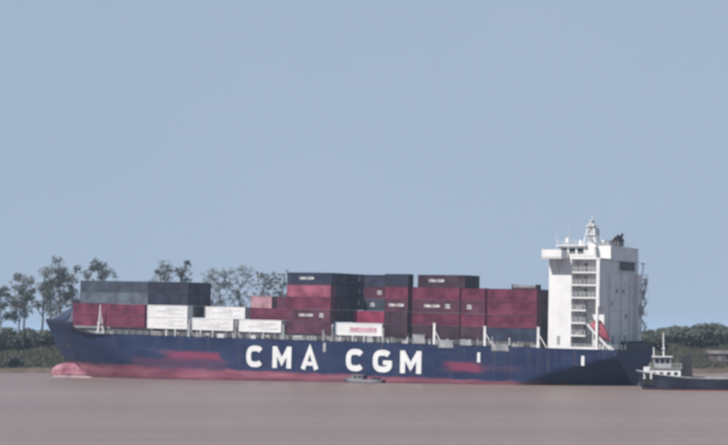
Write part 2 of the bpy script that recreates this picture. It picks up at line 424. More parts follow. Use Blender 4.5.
for u0, u1, z0_, z1_ in ((36.2, 40.0, 7.2, 8.9), (22.4, 26.6, 6.9, 8.6), (43.4, 46.6, 8.0, 10.0), (31.6, 34.4, 7.9, 9.2), (57.0, 58.4, 8.0, 9.3), (75.5, 79.0, 8.0, 8.7)):
    gw = MB()                                                            # stowed gangways and slung ladders at the near rail
    gw.box(u0, u1, 11.56, 11.66, z0_, z0_+.14); gw.box(u0, u1, 11.56, 11.66, z1_-.14, z1_)
    k = int((u1-u0)/.55)+1
    for i in range(k+1): x_ = u0+(u1-u0)*i/k; gw.bar((x_, 11.61, z0_), (min(u1, x_+.4), 11.61, z1_), .09, k=4)
    gw.box(u0+.2, u1-.2, 11.54, 11.555, z0_+.2, z1_-.2)
    gw.build('gangway', 'grey_paint', ship)
for i in range(30):                                                      # lashing turnbuckles and light fittings along the coaming
    u = 16 + i*3.6 + rnd.uniform(-.8, .8); h_ = rnd.uniform(.9, 2.2)
    MB().box(u-.12, u+.12, 11.0, 11.2, 7.88, 7.88+h_).bar((u, 11.1, 7.9+h_), (u-rnd.uniform(-.9, .9), 10.6, 8.8+h_), .07, k=4).build('lashing_stanchion', rnd.choice(('white_paint', 'grey_paint', 'grey_paint')), ship)
# forecastle: breakwater, windlass, mast, bulwark
wb = [[(162.3, 0, 11.25), (160.2, 2.4, 10.85), (150.0, 8.6, 10.15)], [(160.5, 0, 11.95), (158.5, 2.2, 11.75), (150.0, 8.2, 12.15)],
      [(156.0, 0, 13.95), (154.8, 2.6, 13.75), (149.6, 7.2, 13.55)], [(152.0, 0, 15.85), (151.4, 2.8, 15.75), (149.2, 6.6, 15.15)], [(149.0, 0, 15.95), (148.9, 2.8, 15.85), (148.6, 6.6, 15.25)]]
bw = MB()
for s_ in (1, -1):
    bw.grid([[(x, s_*y, z) for x, y, z in row] for row in wb])
    bw.quad((148.6, s_*6.6, 15.7), (149.6, s_*7.2, 14.0), (150.0, s_*8.6, 10.6), (148.3, s_*8.4, 10.6))
    bw.quad((149.0, 0, 16.4), (148.6, s_*6.6, 15.7), (148.3, s_*8.4, 10.6), (148.7, 0, 10.6))
bw.build('breakwater', 'navy_paint', ship)
MB().bar((152.5, 0, 16.2), (152.5, 0, 19.0), .2, .1, 8).bar((152.5, -.8, 18.0), (152.5, .8, 18.0), .07).build('foremast', 'grey_paint', ship)
wl = MB()
for s_ in (1, -1): wl.bar((153, s_*1.2, 11.8), (153, s_*3.6, 11.8), .8, k=12); wl.box(152.4, 153.6, s_*1.1-.1, s_*1.1+.1, 10.7, 12.6); wl.box(152.4, 153.6, s_*3.6-.1, s_*3.6+.1, 10.7, 12.6)
wl.build('windlass', 'grey_paint', ship)
bk = [[(p[0], s_p*p[1]*.999, p[2]-.02+z_) for s_p, p in q] for z_ in (0, .6) for q in [[(1, p) for p in tops if p[0] > 146] + [(-1, p) for p in reversed(tops) if p[0] > 146]]]
MB().grid(bk).build('bow_bulwark', 'navy_paint', ship)
cone = MB(); 
for a, c_ in ((-.9, -.5), (.9, -.5), (0, .6)): cone.bar((138.0+a, 10.2+c_, 8.2), (138.0, 10.2, 14.0), .26, .12)
cone.bar((138, 10.2, 12), (138, 10.2, 15.2), .16).box(137.4, 138.6, 9.8, 10.6, 10.6, 10.75)
cone.build('vent_mast', 'white_paint', ship)

# ------------------------------------------------------------------ accommodation block
HA, HF = 1.2, 13.1        # aft and forward faces
PV = 11.3
house = MB().box(HA, HF, -PV, 8.3, 7.86, 27.4).build('deckhouse', 'white_paint', ship)
box('side_block', 'white_paint', house, 7.7, HF-.01, 8.3, PV, 7.861, 27.4)
box('aft_wall', 'white_paint', house, HA+.003, HA+.25, 8.3, PV-.003, 17.2, 27.4)
box('corner_post', 'white_paint', house, HA+.26, HA+.75, PV-.55, PV-.01, 7.861, 27.4)
for k in range(7):
    z = 10.6 + 2.75*k
    if z < 26:
        sl_ = box('balcony_slab', 'white_paint', house, HA+.26 if z > 17 else 4.3, 7.7, 8.3, PV+.02, z, z+.35)
        rail('balcony_rail', [(HA+.5 if z > 17 else 4.4, PV-.06, z+.35), (7.6, PV-.06, z+.35)], house, h=1.0, step=.9, r=.045)
        st_ = MB()
        st_.bar((7.3 if k % 2 else 3.4, 9.6, z-2.4), (3.4 if k % 2 else 7.3, 9.6, z+.2), .16, k=4); st_.build('stair', 'grey_paint', house)
        box('door', 'steel', house, 5.2, 6.0, 8.29, 8.36, z+.36, z+2.3)
box('door', 'grey_paint', house, 10.2, 11.0, PV-.05, PV+.03, 8.6, 10.6)
for k in range(6):                                               # small cabin portholes, near side and aft
    z = 12.0 + 2.6*k
    for v_ in (-9.2, -3.5):
        MB().box(HA-.012, HA+.04, v_-.2, v_+.2, z-.2, z+.35).build('window', 'steel', house)
for k in range(6): box('deck_ledge', 'white_paint', house, HA-.09, HA-.002, -8.85, 8.2 if k > 2 else 7.0, 10.9+2.75*k, 11.02+2.75*k)
for v_, z1_ in ((5.6, 24.0), (-1.2, 25.0), (-6.1, 22.0), (-6.5, 24.8)): MB().bar((HA-.16, v_, 8.0), (HA-.16, v_, z1_), .11, k=6).build('vent_pipe', 'white_paint', house)
for v_, z_ in ((2.8, 9.0), (-4.4, 9.0)): box('door', 'steel', house, HA-.05, HA-.003, v_, v_+.9, z_, z_+2.0)
for v_, z_ in ((3.4, 17.5), (-5.0, 14.8), (.6, 20.3), (-3.2, 20.3)): box('louvre', 'grey_paint', house, HA-.07, HA-.003, v_, v_+1.3, z_, z_+.9)
rail('side_rail', [(2.2, PV, 7.88), (12.9, PV, 7.88)], house, h=1.05, r=.05)
box('side_bulwark', 'white_paint', house, 1.2, 12.8, PV+.06, PV+.14, 7.88, 8.35)
# bridge deck
box('bridge_deck', 'white_paint', house, HA-.25, HF+.4, -PV-.1, PV+.1, 27.4, 27.72)
brg = MB().box(6.1, 12.4, -7.5, 7.5, 27.72, 30.4).build('wheelhouse', 'white_paint', ship)
for i in range(8): box('window', 'glass', brg, 12.39, 12.44, -7.1+i*1.8, -5.6+i*1.8, 28.7, 29.9)
for i in range(3): box('window', 'glass', brg, 6.6+i*1.95, 8.1+i*1.95, 7.49, 7.54, 28.7, 29.9)
box('roof', 'white_paint', brg, 5.8, 12.9, -8.2, 8.2, 30.4, 30.65)
rail('roof_rail', [(6, 8.1, 30.65), (12.7, 8.1, 30.65)], brg)
cas = MB().box(HA-.02, 6.0, -PV+.02, 5.2, 27.72, 30.6).build('funnel_casing', 'white_paint', ship)
for i in range(5): box('window', 'glass', cas, HA-.3, HA-.22, -8.6+i*1.85, -6.95+i*1.85, 25.3, 27.35)
box('window_surround', 'white_paint', cas, HA-.22, HA+.02, -9.0, .9, 25.0, 27.38)
rail('roof_rail', [(1.9, 5.1, 30.6), (1.9, -11, 30.6)], cas)
for s_ in (1, -1):
    wg = MB(); ya, yb = sorted((s_*(PV+.1), s_*14.4))
    wg.box(8.8, HF+.4, ya, yb, 27.4, 27.72)
    wg.box(8.8, HF+.4, s_*14.4-.1, s_*14.4+.1, 27.72, 29.35); wg.box(8.8, 8.95, ya, yb, 27.72, 29.35)
    wg.box(HF+.25, HF+.4, ya, yb, 27.72, 29.35)
    wg.bar((11, s_*14, 27.4), (11, s_*PV, 24.6), .22); wg.build('bridge_wing', 'white_paint', ship)
    rail('bridge_rail', [(2.2, s_*PV, 27.72), (8.7, s_*PV, 27.72)], ship, h=1.2, r=.06, step=1.3)
box('bridge_bulwark', 'white_paint', ship, 2.0, 8.7, PV-.12, PV-.04, 27.73, 28.4)
sh = MB(); sh.bar((3.0, 9.9, 27.72), (3.0, 9.9, 30.0), .5, k=10); sh.bar((3.0, 9.9, 30.0), (3.0, 9.9, 30.7), .62, .35, 10); sh.build('satellite_dome', 'white_paint', ship)
box('signal_locker', 'white_paint', ship, 4.4, 6.0, 5.4, 7.4, 27.73, 31.2)
box('vent_trunk', 'grey_paint', ship, 2.4, 4.0, .5, 3.0, 30.6, 31.6)
box('magnetic_compass', 'white_paint', ship, 10.2, 10.8, -.3, .3, 30.65, 32.0)
for a_, v_ in ((8.5, -6.5), (11.0, 6.2)): MB().bar((a_, v_, 30.65), (a_, v_, 31.2), .2).bar((a_, v_, 31.2), (a_, v_, 32.3), .55, .4, 10).build('satellite_dome', 'white_paint', ship)
# radar mast
rm = MB(); mu, mv = 7.0, 2.0
cor = [(-1.5, -1.5), (1.5, -1.5), (1.5, 1.5), (-1.5, 1.5)]
for i, (a, c_) in enumerate(cor):
    rm.bar((mu+a, mv+c_, 30.6), (mu+a*.3, mv+c_*.3, 35.6), .2, .16, 5)
    for z in range(3):
        f0, f1 = 1-.78*z/3, 1-.78*(z+1)/3; a2, c2 = cor[(i+1) % 4]
        rm.bar((mu+a*f0, mv+c_*f0, 30.6+1.8*z), (mu+a2*f1, mv+c2*f1, 32.4+1.8*z), .06, k=4)
        rm.bar((mu+a*f1, mv+c_*f1, 32.4+1.8*z), (mu+a2*f1, mv+c2*f1, 32.4+1.8*z), .06, k=4)
rm.box(mu-1.4, mu+1.2, mv-1.6, mv+1.6, 33.0, 33.12); rm.bar((mu, mv, 36), (mu, mv, 37.6), .07)
rm.bar((mu, mv-2.6, 35.2), (mu, mv+2.6, 35.2), .07)
rm.bar((mu, mv, 30.6), (mu, mv, 36.2), .45, .3, 8); rm.box(mu-1.0, mu+1.0, mv-1.2, mv+1.2, 35.0, 35.12); rm.bar((mu-.8, mv-1.6, 33.1), (mu-.8, mv-1.6, 34.6), .5, .42, 8)
rmo = rm.build('radar_mast', 'white_paint', ship)
for u_, v_, a_, c_ in ((4.4, -.6, 1.5, 1.4), (3.4, -7.6, 1.6, 1.1), (5.0, -9.6, 1.1, 1.8)): box('roof_locker', 'white_paint', ship, u_, u_+a_, v_, v_+a_, 30.61, 30.61+c_)
box('radar_scanner', 'white_paint', rmo, mu+.3, mu+.6, mv-1.9, mv+1.9, 33.7, 34.0)
box('radar_scanner', 'white_paint', rmo, mu-.2, mu+.1, mv-1.1, mv+1.1, 36.1, 36.35)
for u, v_, h_ in ((12.2, 9.6, 3.4), (8.8, 10.8, 4.4), (4.0, 4.4, 4.5), (9.5, -4, 3)): MB().bar((u, v_, 30.4 if abs(v_) < 8 else 27.7), (u, v_, 30.4+h_), .06, .03, 5).build('antenna', 'white_paint', ship)
ex = MB(); ex.prism([(2.4, 30.6), (5.4, 30.6), (4.8, 31.9), (2.2, 32.5)], 'y', -5.2, -2.0)
for i in range(4): ex.bar((3.2+.7*(i % 2), -4.7+i*.75, 31.6), (2.4+.7*(i % 2), -4.7+i*.75, 33.7-.3*i), .34, .3, 8)
ex.build('funnel', 'black_paint', ship)
# aft deck: bulwark, crane, mooring gear
box('stern_bulwark', 'navy_paint', ship, UST-.02, UST+.12, -10.4, 6.0, 7.88, 9.3)
box('stern_bulwark', 'navy_paint', ship, UST+.12, 1.7, -10.95, -10.8, 7.88, 9.3)
rail('stern_rail', [(UST+.1, 6.0, 7.88), (UST+.1, 10.4, 7.88), (1.5, 11.1, 7.88)], ship)
for v_ in (-7, -2.5, 2.5): 
    mw = MB(); mw.bar((-1.6, v_-1, 9.0), (-1.6, v_+1, 9.0), .6, k=10); mw.box(-2.3, -.9, v_-1.2, v_-1.05, 7.86, 9.7); mw.box(-2.3, -.9, v_+1.05, v_+1.2, 7.86, 9.7); mw.build('mooring_winch', 'black_paint', ship)
cr = MB(); cr.bar((.6, -10.2, 7.86), (.6, -10.2, 17.4), .55, .45, 10); cr.bar((.6, -10.2, 17.2), (-.6, -12.6, 23.2), .34, .2, 6); cr.box(-.4, 1.5, -11.2, -9.4, 15.6, 17.6)
cr.bar((.4, -12.2, 20.4), (.4, -12.9, 20.4), .5); cr.build('provision_crane', 'steel', ship)
for k in range(5):
    z = 12.6+2.75*k; mb = MB().box(HA-1.9, HA-.02, -PV-1.3, -PV-.01, z, z+.14); mb.build('landing', 'grey_paint', house)
    rail('landing_rail', [(HA-1.85, -PV-.05, z+.14), (HA-1.85, -PV-1.25, z+.14), (HA-.1, -PV-1.25, z+.14)], house, r=.05, step=1.0)
    MB().bar((HA-1.7 if k % 2 else HA-.2, -PV-.8, z-2.6), (HA-.2 if k % 2 else HA-1.7, -PV-.8, z+.1), .18, k=4).build('ladder', 'steel', house)
box('stair_trunk', 'white_paint', house, HA-1.1, HA-.002, -PV+.003, -8.9, 7.87, 24.6)
for k in range(4): box('trunk_window', 'steel', house, HA-1.13, HA-1.09, -10.4, -9.9, 11.5+3*k, 12.3+3*k)
for u, v_, z0_, z1_ in ((0.2, -12.0, 24.6, 27.2), (-.5, -11.6, 19.0, 23.5)): MB().bar((u, v_+.6, z0_), (u, v_, z1_), .12).bar((u-.5, v_, z1_), (u+.5, v_, z1_), .16).build('floodlight', 'steel', ship)
# lifeboat ramp (ship's part) and free-fall lifeboat
dr = Vector((-6.8, 0, -6.6)).normalized(); up = Vector((-dr.z, 0, dr.x)); up = up if up.z > 0 else -up
p0 = Vector((4.6, 9.9, 13.6))
ra = MB()
for dv in (-.75, .75): ra.bar(p0+Vector((0, dv, 0)), p0+dr*9.8+Vector((0, dv, 0)), .22, k=5)
for i in range(7): ra.bar(p0+dr*(i*1.5+.2)+Vector((0, -.75, 0)), p0+dr*(i*1.5+.2)+Vector((0, .75, 0)), .1, k=4)
for s_ in (2.6, 6.0): 
    for dv in (-.75, .75): q = p0+dr*s_; ra.bar((q.x, q.y+dv, q.z), (q.x, q.y+dv, 7.86), .16, k=5)
ra.build('lifeboat_ramp', 'white_paint', ship)
lb = bpy.data.objects.new('lifeboat', None); C.objects.link(lb)
tag(lb, 'red enclosed lifeboat tilted on a white ramp at the ship\'s stern', 'lifeboat')
Lm = Matrix(((dr.x, 0, up.x, 0), (dr.y, 1, up.y, 0), (dr.z, 0, up.z, 0), (0, 0, 0, 1)))
if Lm.to_3x3().determinant() < 0: Lm = Lm @ Matrix.Diagonal((1, -1, 1, 1))
lb.matrix_world = SHIP @ Matrix.Translation(p0 + dr*.9 + up*.25) @ Lm @ Matrix.Scale(.86, 4)
def loft(name, prof, mat, parent, k=12):
    # prof: (x, half width, z low, z high)
    return MB().grid([[(x, hw*math.copysign(abs(math.cos(a))**.6, math.cos(a)), (zl+zh)/2 + (zh-zl)/2*math.copysign(abs(math.sin(a))**.7, math.sin(a))) for a in [2*math.pi*j/k for j in range(k+1)]] for x, hw, zl, zh in prof]).build(name, mat, parent, True)
loft('boat_hull', [(0, .1, .5, 1.2), (.2, .9, .1, 1.4), (1.5, 1.2, 0, 1.4), (4.5, 1.2, 0, 1.45), (5.8, .7, .35, 1.4), (6.5, .05, .8, 1.3)], 'orange_paint', lb)
loft('canopy', [(.1, .1, 1.2, 1.4), (.3, .9, 1.2, 2.5), (1.4, 1.02, 1.2, 2.7), (3.6, 1.0, 1.2, 2.3), (5.2, .7, 1.2, 1.8), (6.0, .1, 1.2, 1.35)], 'orange_paint', lb)
box('conning_window', 'glass', lb, 1.36, 1.5, -.5, .5, 2.3, 2.74)

# ------------------------------------------------------------------ containers
CW, CH = 2.44, 2.895
def side_panel(mb, L, y, sgn):
    n = max(6, int(L/.55)); x0 = .14; x1 = L-.14; d = .085; pts = []
    for i in range(n):
        a = x0 + (x1-x0)*i/n; st = (x1-x0)/n
        pts += [(a, 0), (a+st*.35, 0), (a+st*.5, d), (a+st*.85, d)]
    pts.append((x1, 0))
    mb.grid([[(x, y - sgn*dd, z) for x, dd in pts] for z in (.16, CH-.12)])
BODY, FRAME, DOOR, RODS = {}, {}, {}, {}
def parts(L, mat):
    k = (L, mat)
    if k not in BODY:
        mb = MB()
        side_panel(mb, L, CW/2-.03, 1); side_panel(mb, L, -CW/2+.03, -1)
        y = CW/2-.1
        mb.quad((.1, -y, CH-.06), (L-.1, -y, CH-.06), (L-.1, y, CH-.06), (.1, y, CH-.06)); mb.quad((.1, -y, .14), (L-.1, -y, .14), (L-.1, y, .14), (.1, y, .14))
        mb.quad((L-.08, -y-.05, .12), (L-.08, y+.05, .12), (L-.08, y+.05, CH-.1), (L-.08, -y-.05, CH-.1)); mb.quad((.1, -y-.05, .12), (.1, y+.05, .12), (.1, y+.05, CH-.1), (.1, -y-.05, CH-.1))
        BODY[k] = mb.mesh('container_body', mat)
        fb = MB()
        for x in (0, L-.16):
            for s_ in (-1, 1):
                ya, yb = sorted((s_*CW/2, s_*(CW/2-.14))); fb.box(x, x+.16, ya, yb, 0, CH)
            fb.box(x+.012, x+.148, -CW/2+.14, CW/2-.14, 0.01, .13); fb.box(x+.012, x+.148, -CW/2+.14, CW/2-.14, CH-.11, CH-.01)
        for s_ in (-1, 1):
            ya, yb = sorted((s_*(CW/2-.012), s_*(CW/2-.1)))
            fb.box(.16, L-.16, ya, yb, .012, .16); fb.box(.16, L-.16, ya, yb, CH-.12, CH-.012)
        FRAME[k] = fb.mesh('frame', mat)
        db = MB(); db.box(.02, .075, .01, CW/2-.15, .14, CH-.12)
        for z in (.5, 1.1, 1.7, 2.3): db.box(-.0, .02, .12, CW/2-.25, z, z+.28)
        DOOR[k] = db.mesh('door', mat)
        rbb = MB()
        for y in (-.85, -.35, .35, .85): rbb.bar((-.03, y, .12), (-.03, y, CH-.12), .03, k=5)
        RODS[k] = rbb.mesh('lock_rods', 'steel')
    return BODY[k], FRAME[k], DOOR[k], RODS[k]
def text_mesh(body, size, mat):
    cu = bpy.data.curves.new('logo', 'FONT'); cu.body = body; cu.size = size; cu.align_x = 'CENTER'; cu.align_y = 'CENTER'
    cu.offset = .035*size; cu.extrude = .01; cu.resolution_u = 3
    o = bpy.data.objects.new('tmp_text', cu); C.objects.link(o); dg = bpy.context.evaluated_depsgraph_get(); dg.update()
    me = bpy.data.meshes.new_from_object(o.evaluated_get(dg)); bpy.data.objects.remove(o); bpy.data.curves.remove(cu)
    me.name = 'logo'; me.materials.clear(); me.materials.append(M[mat])
    # text lies in xy, facing +z; stand it on the port side: text x -> -u, y -> up, z -> port
    me.transform(Matrix(((-1, 0, 0, 0), (0, 0, 1, 0), (0, 1, 0, 0), (0, 0, 0, 1)))); 
    return me
LOGO = text_mesh('CMA CGM', 0.85, 'white_paint')
LOGO_S = text_mesh('CMA\nCGM', 0.55, 'white_paint')
TIER = ['bottom tier', 'second tier', 'third tier', 'fourth tier', 'fifth tier']
ROWN = ['nearest row', 'second row in', 'third row in', 'fourth row in', 'middle row', 'sixth row in', 'seventh row in', 'eighth row in', 'farthest row']
BAYN = ['first', 'second', 'third', 'fourth', 'fifth', 'sixth', 'seventh', 'eighth', 'ninth', 'tenth', 'last']
CNAME = {'red_box': 'red', 'pinkred_box': 'pinkish red', 'brightred_box': 'bright red', 'maroon_box': 'dull maroon', 'darkmaroon_box': 'dark maroon',
         'navy_box': 'navy', 'blue_box': 'blue', 'slate_box': 'slate blue', 'pale_box': 'pale grey', 'brown_box': 'brown', 'white_box': 'white', 'pink_box': 'pale pink'}
r_, p_, b_, m_, d_, n_, l_, s_, g_, o_, w_, k_ = ('red_box', 'pinkred_box', 'brightred_box', 'maroon_box', 'darkmaroon_box', 'navy_box', 'blue_box', 'slate_box', 'pale_box', 'brown_box', 'white_box', 'pink_box')
# per bay: list of nine row stacks (near row first), each a list of colours bottom-up
PLAN = [
    [[], [r_, r_]] + [[r_, m_, g_, s_]]*2 + [[r_, m_, s_, s_]]*4 + [[]],
    [[r_, r_], [r_, r_, g_, s_]] + [[r_, m_, s_, s_]]*7,
    [[w_, w_, n_, n_], [o_, o_, n_, n_], [m_, o_, n_, n_], [m_, d_, n_, n_]] + [[m_, o_]]*5,
    [[w_], [m_], [d_, w_]] + [[d_, m_]]*6,
    [[w_], [d_], [d_, r_], [d_, m_], [d_, r_], [d_, m_, m_], [d_, m_, r_], [d_, m_, r_], [d_, m_, m_]],
    [[m_, m_, r_, p_, l_], [m_, d_, d_, n_, n_], [m_, d_, n_, n_, n_], [m_, d_, n_, n_, n_], [m_, d_, n_, n_, n_], [m_, s_, s_, n_, s_], [d_, d_, s_, s_, n_], [d_, s_, n_, s_, s_], [d_, d_, s_, n_, s_]],
    [[w_], [d_], [d_], [d_, b_], [d_, d_], [d_, d_, s_, m_, n_], [d_, d_, d_, r_], [d_, d_, d_, r_], [d_, d_, d_, n_]],
    [[d_, d_, m_, r_, n_], [d_, d_, n_, r_], [d_, d_, n_, r_], [d_, d_, n_, m_], [d_, d_, d_, d_], [d_, d_, d_, d_], [d_, d_, n_, d_], [d_, d_, n_, d_], [d_, d_, n_, n_]],
    [[d_, r_, m_, r_], [d_, n_, n_, n_, d_], [d_, n_, n_, d_, d_], [d_, n_, d_, d_, d_], [d_, n_, n_, d_], [d_, n_, n_, n_], [d_, n_, d_, d_], [d_, n_, d_, d_], [d_, n_, d_, d_]],
    [[d_, r_, m_, r_]] + [[d_, m_, d_, r_]]*8,
    [[l_, r_, r_, r_], [n_, d_, d_, d_]] + [[n_, d_, m_, d_], [n_, m_, d_, m_]]*3 + [[n_, d_, d_, d_]],
]
LOGOS = {(5, 0, 1): [('L', .45), ('S', .8)], (5, 0, 4): [('L', .45)], (7, 0, 2): [('L', .5)], (8, 1, 4): [('L', .4)], (8, 0, 2): [('L', .42), ('S', .75)], (9, 0, 2): [('S', .35)], (6, 5, 2): [('S', .2)], (6, 5, 3): [('S', .35)]}
def put_container(bay, row, tier, mat, uf, L, base, label=None, aft=True):
    o = bpy.data.objects.new('shipping_container', parts(L, mat)[0]); C.objects.link(o)
    jit = rnd.uniform(-.03, .03)
    o.matrix_world = SHIP @ Matrix.Translation((uf-L+jit, 10.0-2.5*row + rnd.uniform(-.05, .03), base + tier*2.905))
    _, fr, dr_, rd = parts(L, mat)
    link('frame', fr, o)
    if aft:
        link('door', dr_, o); d2 = link('door', dr_, o); d2.scale = (1, -1, 1); link('lock_rods', rd, o)
    for kind, pos in LOGOS.get((bay, row, tier), []):
        lg = link('logo', LOGO if kind == 'L' else LOGO_S, o); lg.location = (L*(1-pos), CW/2+.015, CH*.52)
    if aft and bay == 5 and row in (5, 6) and tier > 1:
        lg = link('logo', LOGO_S, o); lg.location = (-.05, .45, CH*.6); lg.rotation_euler = (0, 0, R(90)); lg.scale = (.9, 1, 1.1)
    if row < 3 and mat == 'white_box':
        mb = MB(); pm = 'print_grey'
        if bay == 6:
            mb.box(L*.12, L*.70, CW/2-.05, CW/2+.01, CH*.32, CH*.66); pm = 'print_red'
        else:
            for z, a, c_ in ((.70, .12, .55), (.50, .30, .80), (.30, .1, .45)): mb.box(L*a, L*c_, CW/2-.05, CW/2+.01, CH*z-.09, CH*z+.09)
        mb.build('printed_band', pm, o)
    size = 'short ' if L < 7 else ''
    tag(o, label or f"{CNAME[mat]} {size}container, {TIER[tier]}, {ROWN[row]}, {BAYN[bay]} bay from the bow", 'container', 'containers stacked on the ship')
    return o
for bay, rows in enumerate(PLAN):
    uf, L = BAYS[bay]; base = basew(uf-L/2)
    for row, st in enumerate(rows):
        for tier, mat in enumerate(st):
            port = row == 0 or len(rows[row-1]) <= tier
            aft = bay == len(PLAN)-1 or min(len(PLAN[bay+1][q]) for q in range(max(0, row-2), row+1)) <= tier
            if port or aft: put_container(bay, row, tier, mat, uf, L, base, aft=aft)
put_container(4, 2, 2, k_, 94.8, 6.06, basew(88.7), 'pale pink short container lying on red ones above the long white box')
fr = MB(); fr.box(0, 6.06, -1.2, 1.2, 0, .28); fr.box(0, .25, -1.2, 1.2, .28, 1.0); fr.box(5.8, 6.06, -1.2, 1.2, .28, 1.0)
fro = fr.build('flat_rack', 'black_paint'); fro.matrix_world = SHIP @ Matrix.Translation((16.1, 9.95, basew(22.1)+4*2.905))
sb = MB(); sb.box(.3, 5.75, -1.15, 1.15, .3, .85); sb.build('folded_rack', 'steel', fro)
tag(fro, 'dark folded flat rack lying on the red stack before the white block', 'flat rack')

# ------------------------------------------------------------------ tug at the stern
TUG = Matrix.Translation((82.6, 361.0, 0)) @ Matrix.Rotation(R(167), 4, 'Z')
tug = bpy.data.objects.new('tugboat', None); C.objects.link(tug); tug.matrix_world = TUG
tag(tug, 'dark hulled tugboat with white wheelhouse, tall mast and black funnel behind the ship', 'tugboat')
TL = 26.5; rt = []
for wv, bf in ((-1.5, .8), (0, .94), (.9, 1), (1.6, 1.0), (2.4, 1.02)):
    row = []
    for i in range(31):
        t_ = i/30; u = TL*t_ + (.5*max(0, wv)*t_**4)
        h_ = 4.2*bf*(1-max(0, (t_-.62)/.38)**2.4) * (1-.15*max(0, (.15-t_)/.15)**2)
        row.append((u, max(.02, h_), wv + (1.5*max(0, (t_-.45)/.55)**2 if wv > 1 else 0) + (.25*max(0, .3-t_) if wv > 1 else 0)))
    rt.append(row)
tb = MB(); tb.grid(rt); tb.grid([[(p[0], -p[1], p[2]) for p in r] for r in rt]); tb.grid([[r[0], (r[0][0], -r[0][1], r[0][2])] for r in rt])
tb.grid([[(p[0], p[1], p[2]-.8), (p[0], -p[1], p[2]-.8)] for p in rt[-1]])
th = tb.build('hull', 'tug_paint', tug, True); md = th.modifiers.new('e', 'EDGE_SPLIT'); md.split_angle = R(40)
bt = MB()
for s_ in (1, -1): bt.grid([[(p[0], s_*(p[1]+.03), z) for p in rt[1]] for z in (-.1, .5)])
bt.build('boot_stripe', 'tug_red', th)
rl = MB()
for a, c_ in zip(rt[-1][:-1], rt[-1][1:]):
    for s_ in (1, -1): rl.bar((a[0], s_*a[1], a[2]), (c_[0], s_*c_[1], c_[2]), .12, k=5)
rl.build('bulwark_cap', 'grey_paint', th)
for i in range(5):
    u = 24.2+.45*i; tp = rt[-1]; MB().bar((u, 0+2.2-.35*i, 1.0), (u, 2.2-.35*i, 3.2), .32, k=8).build('tyre_fender', 'black_paint', th)
F = 1.9
dh = box('deckhouse', 'white_paint', tug, 16.8+F, 22.9+F, -2.3, 2.3, 2.2, 4.3)
for i in range(4): box('window', 'glass', dh, 17.4+F+i*1.45, 18.1+F+i*1.45, 2.29, 2.34, 3.0, 3.6)
box('deckhouse_roof', 'grey_paint', dh, 16.5+F, 23.1+F, -2.6, 2.6, 4.3, 4.42)
whl = MB(); whl.prism([(18.9+F, 4.42), (22.0+F, 4.42), (22.3+F, 6.6), (18.7+F, 6.6)], 'y', -1.7, 1.7)
wo_ = whl.build('wheelhouse', 'grey_paint', tug)
for i in range(3): box('window', 'glass', wo_, 19.0+F+i*1.05, 19.85+F+i*1.05, 1.69, 1.74, 5.3, 6.25)
box('roof', 'white_paint', wo_, 18.4+F, 22.6+F, -2.0, 2.0, 6.6, 6.78)
tm = MB(); tm.bar((20.3+F, 0, 6.78), (20.3+F, 0, 11.6), .17, .10, 8); tm.bar((20.3+F, -1.1, 9.6), (20.3+F, 1.1, 9.6), .06); tm.bar((22.2+F, 1.2, 6.78), (22.2+F, 1.2, 8.6), .14); tm.box(20+F, 20.6+F, -.4, .4, 8.2, 8.4)
tm.build('mast', 'white_paint', tug)
lr = MB(); lr.bar((25.6, -1.0, 3.9), (25.6, 1.0, 3.9), .6, .6, 12); lr.box(25.0, 26.2, -1.15, -1.0, 2.2, 4.6); lr.box(25.0, 26.2, 1.0, 1.15, 2.2, 4.6); lr.build('anchor_winch', 'white_paint', tug)
for s_ in (1, -1):
    fu = MB(); fu.prism([(14.6+F, 1.8), (17.3+F*.7, 1.8), (17.1+F*.7, 6.7), (14.9+F, 7.3)], 'y', s_*1.5-.8, s_*1.5+.8); fu.build('funnel', 'black_paint', tug)
tw = MB(); tw.bar((9.5, -1, 2.5), (9.5, 1, 2.5), .7, k=12); tw.box(8.8, 10.2, -1.2, -1.02, 1.5, 3.4); tw.box(8.8, 10.2, 1.02, 1.2, 1.5, 3.4); tw.build('towing_winch', 'steel', tug)
tbt = MB(); tbt.bar((5, -1, 1.5), (5, -1, 3.1), .18).bar((5, 1, 1.5), (5, 1, 3.1), .18).bar((5, -1.4, 2.8), (5, 1.4, 2.8), .16); tbt.build('towing_bitts', 'steel', tug)
rail('railing', [(16.6+F, 2.55, 4.42), (23.0+F, 2.55, 4.42)], tug, h=.95)

# small launch alongside the ship
la = bpy.data.objects.new('launch', None); C.objects.link(la); la.matrix_world = Matrix.Translation((4.6, 413.8, 0)) @ Matrix.Rotation(R(150), 4, 'Z')
tag(la, 'small low grey launch alongside the hull under the white letters', 'launch')
loft('hull', [(0, .9, -.4, .75), (.1, 1.2, -.5, .8), (5, 1.5, -.5, .85), (8.5, 1.1, -.4, 1.05), (10.6, .1, .4, 1.25)], 'launch_paint', la)
box('cabin', 'steel', la, 5.2, 8.0, -.9, .9, .7, 1.7); MB().box(4.9, 8.2, -1.0, 1.0, 1.7, 1.78).build('cabin_roof', 'grey_paint', la)
for i in range(2): box('window', 'glass', la, 5.5+i*1.2, 6.4+i*1.2, .89, .92, 1.1, 1.5)
box('engine_box', 'black_paint', la, 1.2, 3.0, -.6, .6, .7, 1.2)

